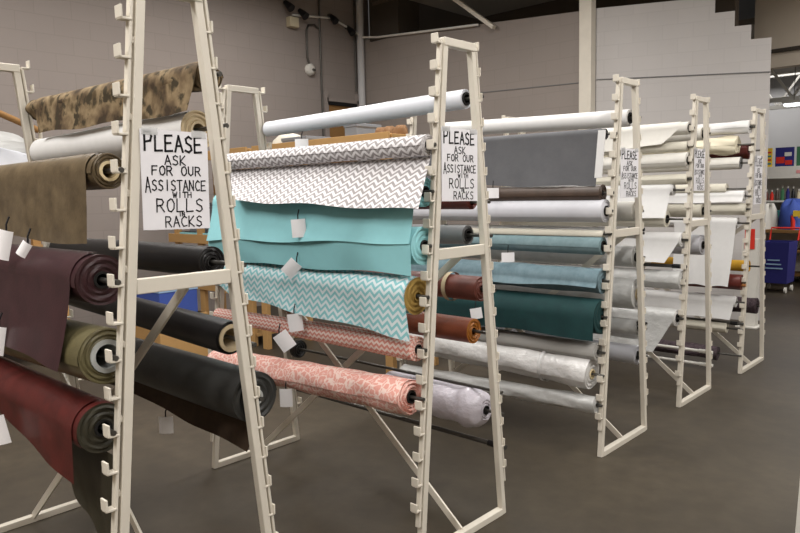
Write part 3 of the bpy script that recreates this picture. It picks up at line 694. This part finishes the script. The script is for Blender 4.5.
# shelving against the left wall, with wrapped bolts
c0 = -7.4
t = thing('wooden_shelf', 'wooden shelving against the left wall behind the far end of the nearest rack', 'shelf', (-7.35, 1.9, 0), 'wooden shelving along the left wall')
for y in (-.75, .75):
    for x in (-.3, .3):
        mb = MB(); mb.box((x, y, .9), (.06, .08, 1.8)); mb.build('post', 'wood', t, .004)
for z in (.3, 1.1, 1.78):
    mb = MB(); mb.box((0, 0, z), (.7, 1.6, .03)); mb.build('shelf_board', 'wood', t, .003)
lump('folded_cloth', 'white folded cloth pile on the shelving left of the nearest rack', 'cloth', (-7.25, 1.95, 1.797), (.5, 1.3, .26), 'cool_white', None, 11)
lump('plastic_sheet', 'grey plastic sheet draped over the pile on the left shelving', 'sheet', (-7.35, 2.0, 1.99), (.46, 1.15, .22), 'plastic_grey', None, 12)
mb = MB(); mb.tube([(-7.0, 1.55, 2.63), (-7.0, 2.2, 2.36), (-7.0, 2.52, 2.225)], .03, 14)
solo('cardboard_tube', mb, 'wood_dark', 'long tan cardboard tube leaning over the left shelving', 'tube', None, (-7.0, 2.52, 2.2))

# ---------------------------------------------------------------- the shop floor beyond the racks
for k, (y, z) in enumerate(((13.0, 3.1), (15.2, 3.2))):
    t = thing('roof_truss', 'white steel roof truss, the %s one beyond the back wall' % ('nearer' if k == 0 else 'farther'), 'truss', (0, y, z), 'roof trusses over the shop floor')
    mb = MB(); mb.box((0, 0, .5), (9, .08, .07)); mb.build('top_chord', 'white_pipe', t)
    mb = MB(); mb.box((0, 0, -.12), (9, .08, .07)); mb.build('bottom_chord', 'white_pipe', t)
    for j in range(22):
        x = -4.4+j*.4; mb = MB(); mb.bar((x, 0, -.1 if j % 2 else .48), (x+.4, 0, .48 if j % 2 else -.1), .04, .04, (0, 1, 0)); mb.build('web_bar', 'white_pipe', t)
mb = MB(); mb.box((0, 14.2, 3.95), (11, 6, .1)); struct(mb.build('ceiling_2', 'ceiling_paint'))
for k, (x, y, z) in enumerate(((-2.75, 12.5, 2.83), (-2.4, 14.6, 2.95))):
    t = thing('ceiling_light', ('nearer' if k == 0 else 'farther')+' bright tube light hanging over the far shop floor', 'light', (x, y, z), 'tube lights over the shop floor')
    mb = MB(); mb.box((0, 0, .04), (.9, .22, .05)); mb.build('housing', 'white_pipe', t, .006)
    mb = MB(); mb.box((0, 0, 0), (.86, .16, .04)); mb.build('diffuser', 'tube_light', t, .006)
    mb = MB(); mb.tube([(.3, 0, .06), (.3, 0, 3.9-z)], .006, 6); mb.tube([(-.3, 0, .06), (-.3, 0, 3.9-z)], .006, 6); mb.build('hanger', 'steel_rod', t)
# store shelf facing the aisle
X0, X1, YS = -4.1, -1.6, 12.3
t = thing('store_shelf', 'long store shelf of small goods under the white banner', 'shelf', ((X0+X1)/2, YS+.25, 0))
mb = MB(); mb.box((0, .27, .95), (X1-X0, .04, 1.9)); mb.build('back_panel', 'off_white', t)
for z in (.12, .5, .86, 1.30, 1.84):
    mb = MB(); mb.box((0, 0, z), (X1-X0, .5, .03)); mb.build('shelf_board', 'wood_dark' if z < 1 else 'off_white', t, .003)
for x in (-1.22, 0, 1.22):
    mb = MB(); mb.box((x, .2, .95), (.05, .06, 1.9)); mb.build('upright', 'off_white', t, .003)
def face_print(name, label, cat, c, w, h, mat, group=None, parts=()):
    t = thing(name, label, cat, c, group)
    mb = MB(); mb.box((0, 0, h/2), (w, .012, h)); mb.build('board', mat, t)
    for nm, dx, dz, dw, dh, m in parts:
        mb = MB(); mb.box((dx, -.009, dz), (dw, .008, dh)); mb.build(nm, m, t)
    return t
face_print('banner', 'long white banner with faint red words over the store shelf', 'banner', (-2.7, 12.29, 1.665), 1.9, .18, 'off_white', None,
           [('red_mark', -.2+k*.1, .10, .06, .05, 'pink') for k in range(4)])
face_print('poster', 'yellow and red striped poster left of the blue poster', 'poster', (-3.38, 12.35, 1.856), .16, .30, 'yellow', 'posters above the banner',
           [('printed_stripe', 0, .05+k*.06, .13, .025, 'red' if k % 2 else 'teal') for k in range(4)])
face_print('poster', 'blue and red poster above the white banner', 'poster', (-3.12, 12.35, 1.856), .27, .30, 'navy', 'posters above the banner',
           [('red_shape', -.06, .1, .12, .1, 'red'), ('white_mark', .05, .19, .1, .06, 'off_white'), ('red_shape', .06, .06, .1, .07, 'red')])
face_print('poster', 'green poster at the right edge above the banner', 'poster', (-2.85, 12.35, 1.856), .2, .30, 'green', 'posters above the banner',
           [('pale_mark', 0, .15, .08, .1, 'off_white')])
rnd = random.Random(4)
gm = ['teal', 'navy', 'red', 'off_white', 'black_plastic', 'dark_brown', 'pink', 'beige_box', 'green', 'maroon']
cn = dict(teal='teal', navy='navy', red='red', off_white='white', black_plastic='black', dark_brown='brown', pink='pink', beige_box='beige', green='green', maroon='maroon')
def bottle(label, c, h, r, mat, grp):
    t = thing('bottle', label, 'bottle', c, grp)
    mb = MB(); mb.tube([(0, 0, 0), (0, 0, h*.6), (0, 0, h*.72), (0, 0, h*.85)], [r, r, r*.5, r*.45], 10); mb.build('body', mat, t)
    mb = MB(); mb.tube([(0, 0, h*.85), (0, 0, h)], r*.5, 8); mb.build('cap', 'off_white' if mat != 'off_white' else 'red', t)
ordn = ['first', 'second', 'third', 'fourth', 'fifth', 'sixth', 'seventh', 'eighth', 'ninth', 'tenth', 'eleventh', 'twelfth', 'thirteenth', 'fourteenth']
for k in range(14):
    m = gm[(k*3) % 10]
    bottle('small %s bottle on the store shelf top board, %s from the left' % (cn[m], ordn[k]), (-3.62+k*.078, 12.42, 1.315), rnd.uniform(.16, .24), .028, m, 'bottles on the store shelf')
for k in range(7):
    m = gm[(k*3+1) % 10]
    carton('small_box', 'small %s box on the store shelf second board, %s from the left' % (cn[m], ordn[k]), 'box', (-3.6+k*.16, 12.4, .875), (.13, .2, rnd.uniform(.2, .3)), m, 'boxes on the store shelf')
# display table with fabric piles in front of the store shelf
t = thing('display_table', 'low dark display table carrying the blue and white fabric piles', 'table', (-2.75, 11.85, 0))
mb = MB(); mb.box((0, 0, .86), (1.3, .5, .05)); mb.build('tabletop', 'wood_dark', t, .005)
for x in (-.6, .6):
    for y in (-.2, .2):
        mb = MB(); mb.box((x, y, .417), (.05, .05, .835)); mb.build('leg', 'wood_dark', t)
lump('fabric_pile', 'white fabric pile left of the blue pile on the display table', 'cloth', (-3.18, 11.85, .885), (.26, .36, .36), 'off_white', None, 21)
lump('fabric_pile', 'blue fabric pile on the display table above the navy cart', 'cloth', (-2.86, 11.85, .885), (.42, .4, .42), 'blue', None, 22)
mb = MB(); mb.box((-2.72, 11.64, 1.13), (.16, .012, .09)); mb.box((-2.72, 11.646, 1.08), (.02, .012, .04))
solo('price_card', mb, 'yellow', 'yellow price card in front of the blue fabric pile', 'card', None, (-2.72, 11.64, 1.06))
mb = MB(); mb.tube([(-2.80, 11.65, .885), (-2.80, 11.65, 1.02), (-2.82, 11.65, 1.1)], [.035, .03, .012], 10)
solo('spray_bottle', mb, 'red', 'red bottle on the display table in front of the blue pile', 'bottle', None, (-2.80, 11.65, .885))
# navy cart
t = thing('shopping_cart', 'navy blue shopping cart with a red handle beyond the farthest rack', 'cart', (-2.87, 11.2, 0))
mb = MB()
A = [(-.19, -.2, .14), (.17, -.2, .14), (.17, .2, .14), (-.19, .2, .14)]; Bq = [(-.18, -.24, .74), (.20, -.24, .74), (.20, .22, .74), (-.18, .22, .74)]
mb.face(A)
for i in range(4):
    j = (i+1) % 4; mb.face([A[i], A[j], Bq[j], Bq[i]])
o = mb.build('basket', 'navy', t); sd = o.modifiers.new('s', 'SOLIDIFY'); sd.thickness = .012
for r_ in range(3):
    mb = MB(); mb.box((.0, -.226-.004*r_, .36+.06*r_), (.24-.04*r_, .008, .018)); mb.build('pale_print', 'pale_blue', t)
for x in (-.16, .15):
    for y in (-.17, .17):
        mb = MB(); mb.tube([(x-.012, y, .045), (x+.012, y, .045)], .045, 14); mb.build('wheel', 'off_white', t)
        mb = MB(); mb.box((x, y, .105), (.02, .03, .08)); mb.build('caster_fork', 'steel_rod', t)
mb = MB(); mb.tube([(-.18, .22, .74), (-.18, .3, .92), (.20, .3, .92), (.20, .22, .74)], .014, 10); mb.build('handle', 'red', t)
# red hanging goods and white box seen between the legs of the farthest rack
t = thing('display_stand', 'slim white display stand seen between the legs of the farthest rack', 'stand', (-2.36, 8.15, 0))
mb = MB(); mb.box((0, 0, .01), (.22, .22, .02)); mb.build('base', 'off_white', t, .004)
mb = MB(); mb.box((0, 0, .5), (.16, .1, .96)); mb.build('column', 'off_white', t, .004)
mb = MB(); mb.box((0, -.055, .98), (.1, .01, .22)); mb.box((0, -.06, 1.06), (.05, .01, .06)); mb.build('red_panel', 'red', t)
# bin at the right edge
t = thing('sale_bin', 'white tapered bin with a green top at the right edge of the photo', 'bin', (-.39, 2.85, 0))
mb = MB()
def ring(w, z): return [(-w, -w, z), (w, -w, z), (w, w, z), (-w, w, z)]
mb.grid([ring(.215, 0), ring(.19, 0.73)], closed=True, smooth=False); mb.face(ring(.215, 0)[::-1]); mb.face(ring(.19, 0.73)); mb.build('body', 'off_white', t, .004)
mb = MB(); mb.grid([ring(.2, 0.73), ring(.205, 0.87)], closed=True, smooth=False); mb.face(ring(.2, 0.73)[::-1]); mb.face(ring(.205, 0.87)); mb.build('green_top', 'green', t, .004)

# ---------------------------------------------------------------- lamps of the hall and added fill lamps
def lamp(x, y, z, sx, sy, w, col=(1, .97, .93), rz=0, spread=3.14):
    L = bpy.data.lights.new('hall_or_fill_lamp', 'AREA'); L.shape = 'RECTANGLE'; L.size = sx; L.size_y = sy; L.energy = w; L.color = col; L.spread = spread
    o = bpy.data.objects.new('hall_or_fill_lamp', L); COL.objects.link(o); o.location = (x, y, z); o.rotation_euler = (0, 0, rz)
    return o
for lx, ly, lw in ((.6, .6, 110), (.6, 3.6, 110), (.9, 6.2, 80), (-3.4, -.9, 130), (-1.2, -2.0, 110), (-3.6, 2.0, 100), (-3.6, 4.9, 100), (-6.4, 2.0, 60), (-6.4, 5.0, 70), (3.4, 2.5, 90), (-.4, 9.0, 75)):  # last entry is an added fill to brighten the bulkhead and rear floor
    t = thing('hall_light', 'long fluorescent fitting hanging high overhead, the rearmost added as fill light', 'light', (lx, ly, 4.5), 'fluorescent fittings above the racks')
    mb = MB(); mb.box((0, 0, .05), (.34, 2.2, .06)); mb.build('housing', 'white_pipe', t, .006)
    mb = MB(); mb.tube([(0, .8, .08), (0, .8, 1.75)], .008, 6); mb.tube([(0, -.8, .08), (0, -.8, 1.75)], .008, 6); mb.build('hanger', 'steel_rod', t)
    lamp(lx, ly, 4.51, .3, 2.1, lw*1.0, spread=3.0)
lamp(-1.3, 11.15, 3.05, 1.4, .2, 45); lamp(1.0, 11.6, 3.7, 2, 1, 60); lamp(-4.5, 15.6, 3.7, 2, 2, 40); lamp(-2.4, 13.6, 2.6, 2.2, .3, 25)  # added fill lamps beyond the bulkhead, without fittings; first brightens the shelf goods

W = bpy.data.worlds.new('hall_air'); W.use_nodes = True; S.world = W
W.node_tree.nodes['Background'].inputs[0].default_value = (.8, .78, .75, 1); W.node_tree.nodes['Background'].inputs[1].default_value = .12
S.view_settings.view_transform = 'Standard'; S.view_settings.look = 'None'; S.view_settings.gamma = 1; S.view_settings.use_curve_mapping = False
S.view_settings.exposure = 0.0
S.cycles.use_denoising = True
S.cycles.max_bounces = 6
